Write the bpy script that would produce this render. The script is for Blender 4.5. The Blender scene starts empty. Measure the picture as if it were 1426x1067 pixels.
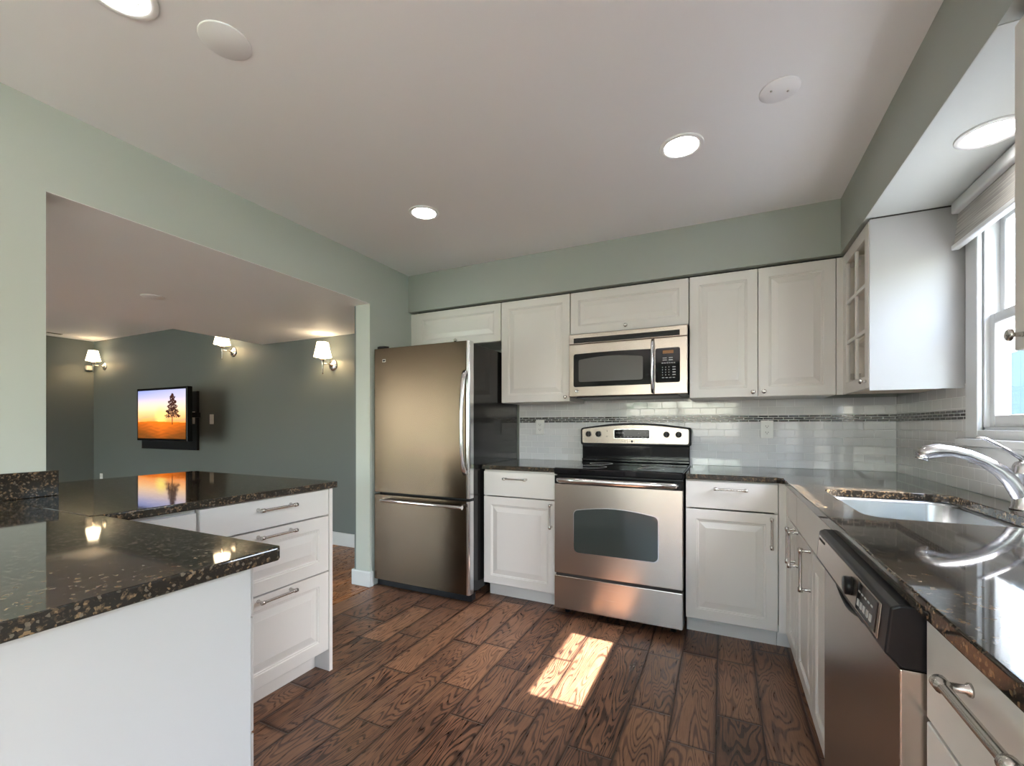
import bpy, bmesh, math, random
from mathutils import Vector, Matrix
random.seed(7)
PI = math.pi
D = bpy.data
C = bpy.context.scene.collection
SC = bpy.context.scene

# ------------------------------------------------------------------ camera, world, sun, exposure
cam_data = D.cameras.new('camera'); cam = D.objects.new('camera', cam_data); C.objects.link(cam)
cam.location = (2.3395, -3.3094, 1.1805)
cam.rotation_euler = (PI / 2, 0, math.radians(25.4068))
cam_data.sensor_width = 36; cam_data.lens = 618.18 / 1426 * 36
cam_data.shift_y = (593.46 - 533.5) / 1426
cam_data.clip_start = 0.02
SC.camera = cam
SC.view_settings.view_transform = 'Standard'; SC.view_settings.look = 'None'
SC.view_settings.exposure = 0.8; SC.view_settings.gamma = 1.0; SC.view_settings.use_curve_mapping = False
SC.cycles.use_denoising = True
SC.cycles.max_bounces = 10; SC.cycles.diffuse_bounces = 5; SC.cycles.glossy_bounces = 5
SC.cycles.transparent_max_bounces = 12; SC.cycles.sample_clamp_indirect = 6

world = D.worlds.new('sky'); SC.world = world; world.use_nodes = True
wn = world.node_tree.nodes; wl = world.node_tree.links; wn.clear()
wo = wn.new('ShaderNodeOutputWorld'); wb = wn.new('ShaderNodeBackground'); ws = wn.new('ShaderNodeTexSky')
ws.sky_type = 'NISHITA'; ws.sun_disc = False; ws.sun_elevation = math.radians(48); ws.sun_rotation = math.radians(90)
ws.air_density = 1.2; ws.dust_density = 2.5
wh = wn.new('ShaderNodeMixRGB'); wh.inputs[0].default_value = 0.55; wh.inputs[2].default_value = (0.62, 0.66, 0.68, 1)
wl.new(ws.outputs[0], wh.inputs[1]); wl.new(wh.outputs[0], wb.inputs[0]); wb.inputs[1].default_value = 5.2
wl.new(wb.outputs[0], wo.inputs[0])

sd = D.lights.new('sun', 'SUN'); sun = D.objects.new('sun', sd); C.objects.link(sun)
sd.energy = 34; sd.angle = math.radians(0.55); sd.color = (1, 0.95, 0.88)
sun.rotation_euler = Vector((1, -0.063, 1.112)).to_track_quat('Z', 'Y').to_euler()

def portal(loc, rot, sx, sy):
    l = D.lights.new('window_portal', 'AREA'); l.shape = 'RECTANGLE'; l.size = sx; l.size_y = sy
    l.cycles.is_portal = True
    o = D.objects.new('window_portal', l); C.objects.link(o); o.location = loc; o.rotation_euler = rot
portal((3.46, -1.30, 1.58), (0, PI / 2, 0), 0.85, 0.75)
portal((1.5, -6.52, 1.45), (PI / 2, 0, 0), 2.3, 1.1)
portal((-3.2, -6.52, 1.1), (PI / 2, 0, 0), 4.0, 2.0)
portal((3.46, -5.05, 1.07), (0, PI / 2, 0), 2.05, 2.3)

# ------------------------------------------------------------------ materials
def srgb(r, g, b):
    f = lambda c: (c / 255 / 12.92) if c / 255 <= 0.04045 else ((c / 255 + 0.055) / 1.055) ** 2.4
    return (f(r), f(g), f(b), 1)

def mat(name, col=(0.8, 0.8, 0.8, 1), rough=0.5, metal=0.0, spec=0.5, coat=0.0, emis=None, estr=0.0, aniso=0.0):
    m = D.materials.new(name); m.use_nodes = True
    p = m.node_tree.nodes['Principled BSDF']
    p.inputs['Base Color'].default_value = col; p.inputs['Roughness'].default_value = rough
    p.inputs['Metallic'].default_value = metal; p.inputs['Specular IOR Level'].default_value = spec
    p.inputs['Coat Weight'].default_value = coat; p.inputs['Coat Roughness'].default_value = 0.03
    if emis: p.inputs['Emission Color'].default_value = emis; p.inputs['Emission Strength'].default_value = estr
    m['p'] = 1
    return m

class NT:
    def __init__(s, m): s.t = m.node_tree; s.n = s.t.nodes; s.l = s.t.links; s.p = s.n['Principled BSDF']
    def new(s, k, **kw):
        x = s.n.new(k)
        for a, b in kw.items(): setattr(x, a, b)
        return x
    def set(s, sock, v):
        if isinstance(v, (int, float)): sock.default_value = v
        elif isinstance(v, tuple): sock.default_value = v
        else: s.l.new(v, sock)
    def math(s, op, a, b=0.0, c=0.0):
        x = s.new('ShaderNodeMath', operation=op); s.set(x.inputs[0], a); s.set(x.inputs[1], b)
        if op in ('MULTIPLY_ADD', 'SMOOTH_MIN', 'WRAP', 'COMPARE'): s.set(x.inputs[2], c)
        return x.outputs[0]
    def ss(s, v, lo, hi, a=0.0, b=1.0):
        x = s.new('ShaderNodeMapRange', interpolation_type='SMOOTHSTEP')
        s.set(x.inputs[0], v); x.inputs[1].default_value = lo; x.inputs[2].default_value = hi
        x.inputs[3].default_value = a; x.inputs[4].default_value = b
        return x.outputs[0]
    def mix(s, f, a, b, mode='MIX'):
        x = s.new('ShaderNodeMixRGB', blend_type=mode); s.set(x.inputs[0], f); s.set(x.inputs[1], a); s.set(x.inputs[2], b)
        return x.outputs[0]
    def uv(s): return s.new('ShaderNodeUVMap', uv_map='UVMap').outputs[0]
    def obj(s): return s.new('ShaderNodeTexCoord').outputs['Object']
    def sep(s, v):
        x = s.new('ShaderNodeSeparateXYZ'); s.l.new(v, x.inputs[0]); return x.outputs
    def comb(s, a, b, c=0.0):
        x = s.new('ShaderNodeCombineXYZ'); s.set(x.inputs[0], a); s.set(x.inputs[1], b); s.set(x.inputs[2], c); return x.outputs[0]
    def noise(s, v, scale, detail=2, rough=0.5, dist=0.0):
        x = s.new('ShaderNodeTexNoise'); s.l.new(v, x.inputs['Vector']); x.inputs['Scale'].default_value = scale
        x.inputs['Detail'].default_value = detail; x.inputs['Roughness'].default_value = rough; x.inputs['Distortion'].default_value = dist
        return x.outputs[0]
    def ramp(s, f, stops):
        x = s.new('ShaderNodeValToRGB'); s.l.new(f, x.inputs[0]); e = x.color_ramp.elements
        while len(e) < len(stops): e.new(0.5)
        for i, (p, c) in enumerate(stops): e[i].position = p; e[i].color = c
        return x.outputs[0]
    def bump(s, h, strength=0.3, dist=0.002):
        x = s.new('ShaderNodeBump'); x.inputs['Strength'].default_value = strength; x.inputs['Distance'].default_value = dist
        s.l.new(h, x.inputs['Height']); s.l.new(x.outputs[0], s.p.inputs['Normal']); return x
    def inp(s, k, v): s.set(s.p.inputs[k], v)

def paint(name, col, rough=0.55, bump=0.12):
    m = mat(name, col, rough, spec=0.35); t = NT(m)
    n = t.noise(t.obj(), 260, 2); t.bump(n, bump, 0.001)
    v = t.noise(t.obj(), 1.3, 2)
    t.inp('Base Color', t.mix(t.ss(v, 0.3, 0.7, 0.0, 0.06), col, tuple(c * 0.85 for c in col[:3]) + (1,)))
    return m

M = {}
M['sage'] = paint('sage_wall_paint', (0.35, 0.375, 0.345, 1)); M['sage_lit'] = paint('lit_sage_wall_paint', (0.465, 0.50, 0.462, 1))  # left wall sage is lightened in colour to carry its window light
M['white_ceiling'] = paint('ceiling_paint', (0.84, 0.835, 0.845, 1), 0.6)
M['slate'] = paint('slate_wall_paint', (0.135, 0.155, 0.150, 1))
M['pale'] = paint('pale_soffit_paint', (0.52, 0.55, 0.54, 1))
M['trim'] = mat('white_trim_paint', (0.60, 0.615, 0.625, 1), 0.3)
M['cab'] = mat('white_cabinet_foil', (0.68, 0.655, 0.62, 1), 0.30, spec=0.45)
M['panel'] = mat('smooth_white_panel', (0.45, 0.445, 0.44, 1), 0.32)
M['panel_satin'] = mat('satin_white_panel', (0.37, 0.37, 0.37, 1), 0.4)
M['gap_shade'] = mat('cabinet_gap_shadow_board', (0.03, 0.028, 0.025, 1), 0.8)
M['cab_in'] = mat('cabinet_interior_board', (0.85, 0.74, 0.61, 1), 0.5)
M['nickel'] = mat('brushed_nickel', (0.60, 0.58, 0.55, 1), 0.26, 1.0)
M['chrome'] = mat('bright_steel', (0.74, 0.74, 0.76, 1), 0.16, 1.0)
M['satin_steel'] = mat('satin_nickel_faucet', (0.62, 0.62, 0.64, 1), 0.24, 1.0)
M['black_gloss'] = mat('glossy_black_enamel', (0.005, 0.005, 0.006, 1), 0.09, spec=0.25)
M['black_plastic'] = mat('black_plastic', (0.010, 0.010, 0.012, 1), 0.30, spec=0.25)
M['black_glass'] = mat('black_ceramic_glass', (0.004, 0.004, 0.005, 1), 0.04, spec=0.35)
M['white_plastic'] = mat('white_plastic', (0.78, 0.78, 0.76, 1), 0.35)
M['grey_mark'] = mat('grey_print', (0.45, 0.45, 0.45, 1), 0.5)
M['slot'] = mat('dark_slot', (0.02, 0.02, 0.02, 1), 0.6)
M['red_lit'] = mat('amber_display', (0.02, 0.01, 0.005, 1), 0.3, emis=(1, 0.4, 0.08, 1), estr=0.10)
M['sensor'] = mat('cream_plastic', (0.6, 0.55, 0.48, 1), 0.5)
M['lens'] = mat('lit_lamp_lens', (0.9, 0.9, 0.9, 1), 0.4, emis=(1, 0.97, 0.93, 1), estr=26)
M['lens_ring'] = mat('lamp_reflector', (0.85, 0.85, 0.85, 1), 0.3)
M['shade'] = mat('lit_fabric_shade', (0.9, 0.85, 0.75, 1), 0.7, emis=(1, 0.78, 0.50, 1), estr=5)
M['bulb'] = mat('lit_bulb', (1, 1, 1, 1), 0.5, emis=(1, 0.66, 0.34, 1), estr=280)
M['oak'] = None

def steel(name, col, rough, aniso=0.7, streak=0.004):
    m = mat(name, col, rough, 1.0); t = NT(m)
    u = t.uv(); s = t.sep(u)
    n = t.noise(t.comb(t.math('MULTIPLY', s[0], 2.0), t.math('MULTIPLY', s[1], 900.0)), 1.0, 2)
    t.inp('Roughness', t.ss(n, 0.2, 0.8, rough - streak, rough + streak))
    tg = t.new('ShaderNodeTangent', direction_type='UV_MAP', uv_map='UVMap')
    t.l.new(tg.outputs[0], t.p.inputs['Tangent']); t.inp('Anisotropic', aniso); t.inp('Anisotropic Rotation', 0.25)
    return m
M['steel'] = steel('brushed_stainless_steel', (0.52, 0.455, 0.405, 1), 0.27)
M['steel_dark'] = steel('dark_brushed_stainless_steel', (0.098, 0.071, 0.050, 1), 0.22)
M['steel_sink'] = steel('sink_stainless_steel', (0.50, 0.53, 0.57, 1), 0.24, 0.3)
M['fridge_side'] = mat('glossy_black_side_panel', (0.010, 0.009, 0.009, 1), 0.12, spec=0.25)

# granite: near-black ground with brown and gold crystals, polished
g = mat('polished_black_brown_granite', (0.01, 0.01, 0.01, 1), 0.045, spec=0.50); t = NT(g)
o = t.obj()
vo = t.new('ShaderNodeTexVoronoi', feature='F1'); t.l.new(o, vo.inputs['Vector']); vo.inputs['Scale'].default_value = 170
cid = t.sep(vo.outputs['Color'])[0]
big = t.noise(o, 42, 4, 0.7); sml = t.noise(o, 120, 3, 0.6)
fleck = t.math('MULTIPLY', t.ss(cid, 0.50, 0.85), t.ss(big, 0.45, 0.62))
col = t.mix(fleck, (0.022, 0.019, 0.016, 1), (0.20, 0.135, 0.075, 1))
col = t.mix(t.math('MULTIPLY', t.ss(sml, 0.60, 0.72), 0.8), col, (0.07, 0.05, 0.035, 1))
vo2 = t.new('ShaderNodeTexVoronoi', feature='F1'); t.l.new(o, vo2.inputs['Vector']); vo2.inputs['Scale'].default_value = 190
col = t.mix(t.math('MULTIPLY', t.ss(t.sep(vo2.outputs['Color'])[1], 0.90, 0.95), 0.5), col, (0.20, 0.17, 0.13, 1))
t.inp('Base Color', col)
M['granite'] = g

# subway tile and accent strip
def tile(name, w, h, m_, c1, c2, grout, zoff, rough, off=0.5):
    mm = mat(name, c1, rough, spec=0.6); t = NT(mm); s = t.sep(t.uv())
    br = t.new('ShaderNodeTexBrick'); br.offset = off; br.offset_frequency = 2
    t.l.new(t.comb(s[0], t.math('SUBTRACT', s[1], zoff)), br.inputs['Vector'])
    br.inputs['Scale'].default_value = 1; br.inputs['Brick Width'].default_value = w; br.inputs['Row Height'].default_value = h
    br.inputs['Mortar Size'].default_value = m_; br.inputs['Mortar Smooth'].default_value = 0.25
    br.inputs['Color1'].default_value = c1; br.inputs['Color2'].default_value = c2; br.inputs['Mortar'].default_value = grout
    t.inp('Base Color', br.outputs['Color'])
    f = br.outputs['Fac']; t.inp('Roughness', t.math('MULTIPLY_ADD', f, 0.5, rough))
    h_ = t.math('ADD', t.math('MULTIPLY', f, -1.0), t.math('MULTIPLY', t.noise(t.uv(), 14, 2), 0.35))
    t.bump(h_, 0.6, 0.0016)
    return mm, t, br
M['tile'] = tile('white_glazed_subway_tile', 0.1, 0.0488, 0.0016, (0.70, 0.70, 0.705, 1), (0.64, 0.645, 0.65, 1), (0.80, 0.80, 0.80, 1), 0.914, 0.06)[0]
acc, t, br = tile('dark_glass_mosaic_strip', 0.056, 0.0143, 0.0019, (0.010, 0.009, 0.010, 1), (0.035, 0.028, 0.026, 1), (0.7, 0.7, 0.7, 1), 1.207, 0.12)
br.inputs['Bias'].default_value = -0.2
M['accent'] = acc

# wood floor
def wood(name, pw, plen, xoff, cols, rough, grain=1.0):
    m = mat(name, cols[1], rough, spec=0.45); t = NT(m); s = t.sep(t.obj())
    U = t.math('DIVIDE', t.math('SUBTRACT', s[0], xoff), pw); row = t.math('FLOOR', U)
    wn1 = t.new('ShaderNodeTexWhiteNoise', noise_dimensions='1D'); t.l.new(row, wn1.inputs['W'])
    V = t.math('ADD', t.math('DIVIDE', s[1], plen), t.math('MULTIPLY', wn1.outputs[0], 9.37))
    # uneven plank lengths: warp along the row
    V = t.math('ADD', V, t.math('MULTIPLY', t.math('SINE', t.math('MULTIPLY', V, 2.4)), 0.22))
    idx = t.math('FLOOR', V)
    wn2 = t.new('ShaderNodeTexWhiteNoise', noise_dimensions='2D'); t.l.new(t.comb(row, idx), wn2.inputs['Vector'])
    rc = t.sep(wn2.outputs['Color'])
    fu = t.math('FRACT', U); fv = t.math('FRACT', V)
    du = t.math('MULTIPLY', t.math('MINIMUM', fu, t.math('SUBTRACT', 1.0, fu)), pw)
    dv = t.math('MULTIPLY', t.math('MINIMUM', fv, t.math('SUBTRACT', 1.0, fv)), plen)
    dm = t.math('MINIMUM', du, dv)
    px = t.math('ADD', s[0], t.math('MULTIPLY', rc[0], 13.0)); py = t.math('ADD', s[1], t.math('MULTIPLY', rc[1], 17.0))
    lowc = t.comb(t.math('MULTIPLY', px, 9.0), t.math('MULTIPLY', py, 1.3))
    rings = t.noise(lowc, 1.0, 2, 0.5, 0.4)
    rg = t.math('SINE', t.math('MULTIPLY', rings, 150.0))
    fine = t.noise(t.comb(t.math('MULTIPLY', px, 190.0), t.math('MULTIPLY', py, 11.0)), 1.0, 3, 0.65)
    blot = t.noise(t.comb(px, t.math('MULTIPLY', py, 0.6)), 7.0, 3, 0.6)
    gr = t.math('ADD', t.math('MULTIPLY', t.ss(rg, -1.0, 0.1), 0.40 * grain), t.math('MULTIPLY', fine, 0.60))
    tone = t.math('ADD', t.math('MULTIPLY', gr, 0.52), t.math('ADD', t.math('MULTIPLY', blot, 0.40), t.math('MULTIPLY_ADD', rc[2], 0.20, -0.12)))
    c = t.ramp(tone, [(0.28, cols[0]), (0.48, cols[1]), (0.74, cols[2])])
    c = t.mix(t.math('MULTIPLY', rc[0], 0.30), c, cols[3])
    edge = t.ss(t.math('ADD', dm, t.math('MULTIPLY', t.math('SUBTRACT', blot, 0.5), 0.012)), 0.0, 0.018*pw/0.165, 0.7, 0.0)
    c = t.mix(edge, c, cols[0])
    c = t.mix(t.ss(dm, 0.0008*pw/0.165, 0.0024*pw/0.165, 0.85, 0.0), c, (0.012, 0.008, 0.007, 1))
    t.inp('Base Color', c)
    t.inp('Roughness', t.math('MULTIPLY_ADD', gr, 0.22, rough - 0.08))
    h_ = t.math('ADD', t.math('MULTIPLY', gr, 0.5), t.ss(dm, 0.0, 0.006, 0.0, 1.2))
    t.bump(h_, 0.55, 0.0025)
    return m
M['floor'] = wood('hand_scraped_brown_wood', 0.165, 0.60, 2.151, [(0.025, 0.011, 0.008, 1), (0.172, 0.082, 0.045, 1), (0.38, 0.205, 0.115, 1), (0.125, 0.078, 0.058, 1)], 0.30)
M['oak'] = wood('honey_oak_floor', 0.057, 0.9, 0.0, [(0.14, 0.050, 0.015, 1), (0.42, 0.17, 0.050, 1), (0.60, 0.28, 0.10, 1), (0.36, 0.14, 0.04, 1)], 0.28, 0.6)

def siding():
    m = mat('pale_blue_siding', (0.42, 0.55, 0.62, 1), 0.9, spec=0.0); t = NT(m); s = t.sep(t.obj())
    f = t.math('FRACT', t.math('MULTIPLY', s[1], 5.0))
    t.inp('Base Color', t.mix(t.ss(f, 0.0, 0.08, 1.0, 0.0), (0.095, 0.125, 0.135, 1), (0.04, 0.06, 0.08, 1)))
    return m
M['siding'] = siding(); M['bounce_paving'] = mat('pale_bounce_paving', (0.45, 0.44, 0.42, 1), 0.8)
lawn = mat('green_lawn', (0.07, 0.13, 0.04, 1), 0.9); t = NT(lawn)
t.inp('Base Color', t.mix(t.noise(t.obj(), 1.5, 5), (0.04, 0.09, 0.025, 1), (0.14, 0.22, 0.07, 1))); M['lawn'] = lawn
leaf = mat('tree_leaves', (0.05, 0.14, 0.04, 1), 0.6); M['leaf'] = leaf
M['bark'] = mat('tree_bark', (0.08, 0.055, 0.04, 1), 0.9)

def blind_mat():
    m = mat('woven_blind_fabric', (0.58, 0.56, 0.53, 1), 0.8); t = NT(m); s = t.sep(t.uv())
    n = t.noise(t.comb(t.math('MULTIPLY', s[0], 3.0), t.math('MULTIPLY', s[1], 260.0)), 1.0, 3)
    t.inp('Base Color', t.mix(t.ss(n, 0.3, 0.7), (0.26, 0.25, 0.24, 1), (0.48, 0.46, 0.43, 1)))
    t.bump(n, 0.5, 0.002); return m
M['blind'] = blind_mat()

def glass(name, tint=(1, 1, 1, 1), f=1.45):
    m = D.materials.new(name); m.use_nodes = True; n = m.node_tree.nodes; l = m.node_tree.links; n.clear()
    o = n.new('ShaderNodeOutputMaterial'); mx = n.new('ShaderNodeMixShader'); tr = n.new('ShaderNodeBsdfTransparent'); gl = n.new('ShaderNodeBsdfGlossy')
    lw = n.new('ShaderNodeLayerWeight'); pw = n.new('ShaderNodeMath'); pw.operation = 'POWER'; pw.inputs[1].default_value = 4.0
    fr = n.new('ShaderNodeMath'); fr.operation = 'MULTIPLY_ADD'; fr.inputs[1].default_value = 0.6; fr.inputs[2].default_value = 0.04
    l.new(lw.outputs['Facing'], pw.inputs[0]); l.new(pw.outputs[0], fr.inputs[0]); tr.inputs[0].default_value = tint; gl.inputs['Roughness'].default_value = 0.02
    l.new(fr.outputs[0], mx.inputs[0]); l.new(tr.outputs[0], mx.inputs[1]); l.new(gl.outputs[0], mx.inputs[2]); l.new(mx.outputs[0], o.inputs[0])
    return m
M['glass'] = glass('clear_window_glass'); M['oven_glass'] = mat('smoked_oven_glass', (0.035, 0.045, 0.042, 1), 0.06, spec=0.8)
M['mw_glass'] = mat('grey_mesh_window', (0.075, 0.073, 0.068, 1), 0.25, spec=0.5)

# ------------------------------------------------------------------ mesh building
class MB:
    def __init__(s): s.bm = bmesh.new()
    def face(s, vs, smooth=False):
        f = s.bm.faces.new(vs); f.smooth = smooth; return f
    def box(s, a, b):
        x0, y0, z0 = (min(a[i], b[i]) for i in range(3)); x1, y1, z1 = (max(a[i], b[i]) for i in range(3))
        v = [s.bm.verts.new(p) for p in ((x0,y0,z0),(x1,y0,z0),(x1,y1,z0),(x0,y1,z0),(x0,y0,z1),(x1,y0,z1),(x1,y1,z1),(x0,y1,z1))]
        for q in ((0,3,2,1),(4,5,6,7),(0,1,5,4),(1,2,6,5),(2,3,7,6),(3,0,4,7)): s.face([v[i] for i in q])
        return s
    def rings(s, rings, smooth=True, cap0=True, cap1=True, flatcaps=True):
        R = [[s.bm.verts.new(p) for p in r] for r in rings]; n = len(R[0])
        for a, b in zip(R, R[1:]):
            for i in range(n): s.face([a[i], a[(i+1) % n], b[(i+1) % n], b[i]], smooth)
        if cap0: s.face(list(reversed(R[0])), not flatcaps)
        if cap1: s.face(R[-1], not flatcaps)
        return s
    def lathe(s, prof, origin, axis='Z', seg=24, smooth=True, cap=True):
        """prof: (r, h) pairs along the axis"""
        A = {'Z': (Vector((1,0,0)), Vector((0,1,0)), Vector((0,0,1))), 'X': (Vector((0,1,0)), Vector((0,0,1)), Vector((1,0,0))),
             'Y': (Vector((0,0,1)), Vector((1,0,0)), Vector((0,1,0)))}[axis]
        o = Vector(origin); rr = []
        for r, h in prof:
            r = max(r, 1e-4)
            rr.append([o + A[2]*h + A[0]*r*math.cos(2*PI*i/seg) + A[1]*r*math.sin(2*PI*i/seg) for i in range(seg)])
        return s.rings(rr, smooth, cap, cap)
    def tube(s, pts, rad, seg=12, flat=1.0, up=(0,0,1), smooth=True):
        pts = [Vector(p) for p in pts]; rr = []
        if not isinstance(rad, (list, tuple)): rad = [rad]*len(pts)
        for i, p in enumerate(pts):
            d = (pts[min(i+1, len(pts)-1)] - pts[max(i-1, 0)]).normalized()
            u = Vector(up); u = (u - d*u.dot(d))
            if u.length < 1e-4: u = Vector((1,0,0)) - d*d.x
            u.normalize(); w = d.cross(u)
            rr.append([p + (u*math.cos(2*PI*k/seg) + w*flat*math.sin(2*PI*k/seg))*rad[i] for k in range(seg)])
        return s.rings(rr, smooth)
    def prism(s, poly, z0, z1, axis='Z'):
        f = {'Z': lambda a, b, c: (a, b, c), 'Y': lambda a, b, c: (a, c, b), 'X': lambda a, b, c: (c, a, b)}[axis]
        lo = [s.bm.verts.new(f(a, b, z0)) for a, b in poly]; hi = [s.bm.verts.new(f(a, b, z1)) for a, b in poly]
        n = len(poly)
        s.face(list(reversed(lo))); s.face(hi)
        for i in range(n): s.face([lo[i], lo[(i+1) % n], hi[(i+1) % n], hi[i]])
        return s
    def slab_hole(s, outer, inner, z0, z1):
        for z in (z0, z1):
            es = []
            for loop in (outer, inner):
                v = [s.bm.verts.new((a, b, z)) for a, b in loop]
                es += [s.bm.edges.new((v[i], v[(i+1) % len(v)])) for i in range(len(v))]
            bmesh.ops.triangle_fill(s.bm, use_beauty=True, use_dissolve=False, edges=es)
        for loop in (outer, inner):
            n = len(loop)
            for i in range(n):
                a, b = loop[i], loop[(i+1) % n]
                s.face([s.bm.verts.new((a[0],a[1],z0)), s.bm.verts.new((b[0],b[1],z0)), s.bm.verts.new((b[0],b[1],z1)), s.bm.verts.new((a[0],a[1],z1))])
        bmesh.ops.remove_doubles(s.bm, verts=s.bm.verts, dist=1e-5)
        return s
    def build(s, name, m, parent=None, bevel=0.0, seg=2, label=None, offset=None):
        bm = s.bm; bmesh.ops.recalc_face_normals(bm, faces=bm.faces)
        uv = bm.loops.layers.uv.new('UVMap')
        for f in bm.faces:
            n = f.normal; ax = max(range(3), key=lambda i: abs(n[i]))
            for l in f.loops:
                c = l.vert.co
                l[uv].uv = (c.x, c.y) if ax == 2 else ((c.y, c.z) if ax == 0 else (c.x, c.z))
        me = D.meshes.new(name); bm.to_mesh(me); bm.free()
        me.materials.append(M[m] if isinstance(m, str) else m)
        o = D.objects.new(name, me); C.objects.link(o)
        if parent: o.parent = parent
        if bevel:
            b = o.modifiers.new('bevel', 'BEVEL'); b.width = bevel; b.segments = seg; b.limit_method = 'ANGLE'; b.angle_limit = math.radians(40)
            if seg > 1: b.harden_normals = False
        if label: o['label'] = label
        return o

def tag(o, label, cat, group=None):
    o['label'] = label; o['category'] = cat
    if group: o['group'] = group
    return o
def thing(name, label, cat, loc=(0,0,0), rz=0.0, group=None):
    o = D.objects.new(name, None); C.objects.link(o); o.location = loc; o.rotation_euler = (0,0,rz); o.empty_display_size = 0.1
    return tag(o, label, cat, group)
def struct(o, label=None):
    o['kind'] = 'structure'
    if label: o['label'] = label
    return o
def sbox(name, m, boxes, label=None, bevel=0, parent=None):
    b = MB()
    for a, c in boxes: b.box(a, c)
    o = b.build(name, m, parent, bevel)
    if parent is None: struct(o, label)
    elif label: o['label'] = label
    return o
def rrect(x0, y0, x1, y1, r, n=5):
    P = []
    for cx, cy, a0 in ((x1-r, y1-r, 0), (x0+r, y1-r, 90), (x0+r, y0+r, 180), (x1-r, y0+r, 270)):
        for i in range(n+1):
            a = math.radians(a0 + 90*i/n); P.append((cx + r*math.cos(a), cy + r*math.sin(a)))
    return P

H = 2.413; ZS = 2.1146; XR = 3.263; XS = 2.917; YS = 0.374; YB = -6.5; XE = -5.97; YW = -0.07

# ------------------------------------------------------------------ the room
sbox('floor', 'floor', [((0.0, YB, -0.05), (XR, 0.0, 0.0))], 'dark brown hand-scraped wood plank kitchen floor')
sbox('floor.001', 'oak', [((XE, YB, -0.05), (0.0, YW, 0.0))], 'honey coloured wood floor of the adjoining room')
sbox('ceiling', 'white_ceiling', [((0.0, YB, H), (XR+.15, 0.15, H+.1))], 'white kitchen ceiling')
sbox('ceiling.001', 'white_ceiling', [((XE-.15, YB, H), (-2.25, .15, H+.1))], 'higher white ceiling of the adjoining room')
sbox('soffit', 'white_ceiling', [((-2.25, YB, 2.0786), (-0.1351, YW, H+.1)), ((-.1351, -2.539, 2.0786), (-.0005, -.816, 2.0806))], 'dropped white bulkhead over the pass-through')
sbox('soffit.001', 'sage', [((0.0, -YS, ZS), (XR, 0, H)), ((XS, YB, ZS), (XR, -YS, H))], 'sage green soffit above the upper cabinets')
sbox('wall_left', 'sage_lit', [((-.135, -.815, 0), (0, 0, 2.0806)), ((-.135, YB, 2.0806), (0, 0, H)), ((-.135, YB, 0), (0, -2.54, 2.0806))], 'sage green wall with wide pass-through opening')
sbox('wall_back', 'sage', [((-.135, 0, 0), (XR+.15, .15, H))])
WY0, WY1, WZ0, WZ1 = -1.66, -.94, 1.165, 2.015
EY0, EY1, EZ0, EZ1 = -6.2, -3.9, .35, 2.08
sbox('wall_right', 'sage', [((XR, WY1, 0), (XR+.075, 0, H)), ((XR, WY0, 0), (XR+.075, WY1, WZ0)), ((XR, WY0, WZ1), (XR+.075, WY1, H)),
    ((XR, EY1, 0), (XR+.075, WY0, H)), ((XR, EY0, 0), (XR+.075, EY1, EZ0)), ((XR, EY0, EZ1), (XR+.075, EY1, H)), ((XR, YB, 0), (XR+.075, EY0, H))])
sbox('wall_front', 'sage', [((-.135, YB-.15, 0), (.35, YB, H)), ((2.65, YB-.15, 0), (XR+.15, YB, H)), ((.35, YB-.15, 2.0), (2.65, YB, H)), ((.35, YB-.15, 0), (2.65, YB, .9))])
sbox('wall_living_front', 'slate', [((XE, YB-.15, 0), (-5.2, YB, H)), ((-1.2, YB-.15, 0), (-.135, YB, H)), ((-5.2, YB-.15, 0), (-1.2, YB, .1)), ((-5.2, YB-.15, 2.1), (-1.2, YB, H))])
sbox('wall_living_back', 'slate', [((XE, YW, 0), (-.135, .15, H))], 'dark grey green wall with the sconces and television')
sbox('wall_living_left', 'slate', [((XE-.15, YB, 0), (XE, .15, H))])
sbox('wall_living_right', 'slate', [((-.15, -.815, 0), (-.135, YW, 2.0786))])
sbox('soffit.002', 'pale', [((XS+.001, -1.889, ZS-.002), (XR-.001, -.823, ZS))], 'pale painted underside of the soffit over the sink')
# baseboards
def baseboard(name, x0, y0, x1, y1, z=.115):
    o = MB().box((x0, y0, 0), (x1, y1, z)).build(name, 'trim', None, .006, 2); struct(o); return o
baseboard('baseboard_living_back', XE, YW-.016, -.15, YW, .13)
baseboard('baseboard_living_left', XE, YB, XE+.016, YW-.016, .13)
b = MB(); b.box((-.165, -.833, 0), (.016, -.815, .115)); b.box((0, -.815, 0), (.016, -.79, .115)); b.box((-.166, -.833, 0), (-.15, -.1, .115))
struct(b.build('baseboard_left', 'trim', None, .008, 3), 'white baseboard wrapped round the wall end')
struct(MB().box((-.012, -1.735, 0), (.016, -.835, .004)).build('trim_1', 'oak'), 'thin threshold strip between the two floors')

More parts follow.
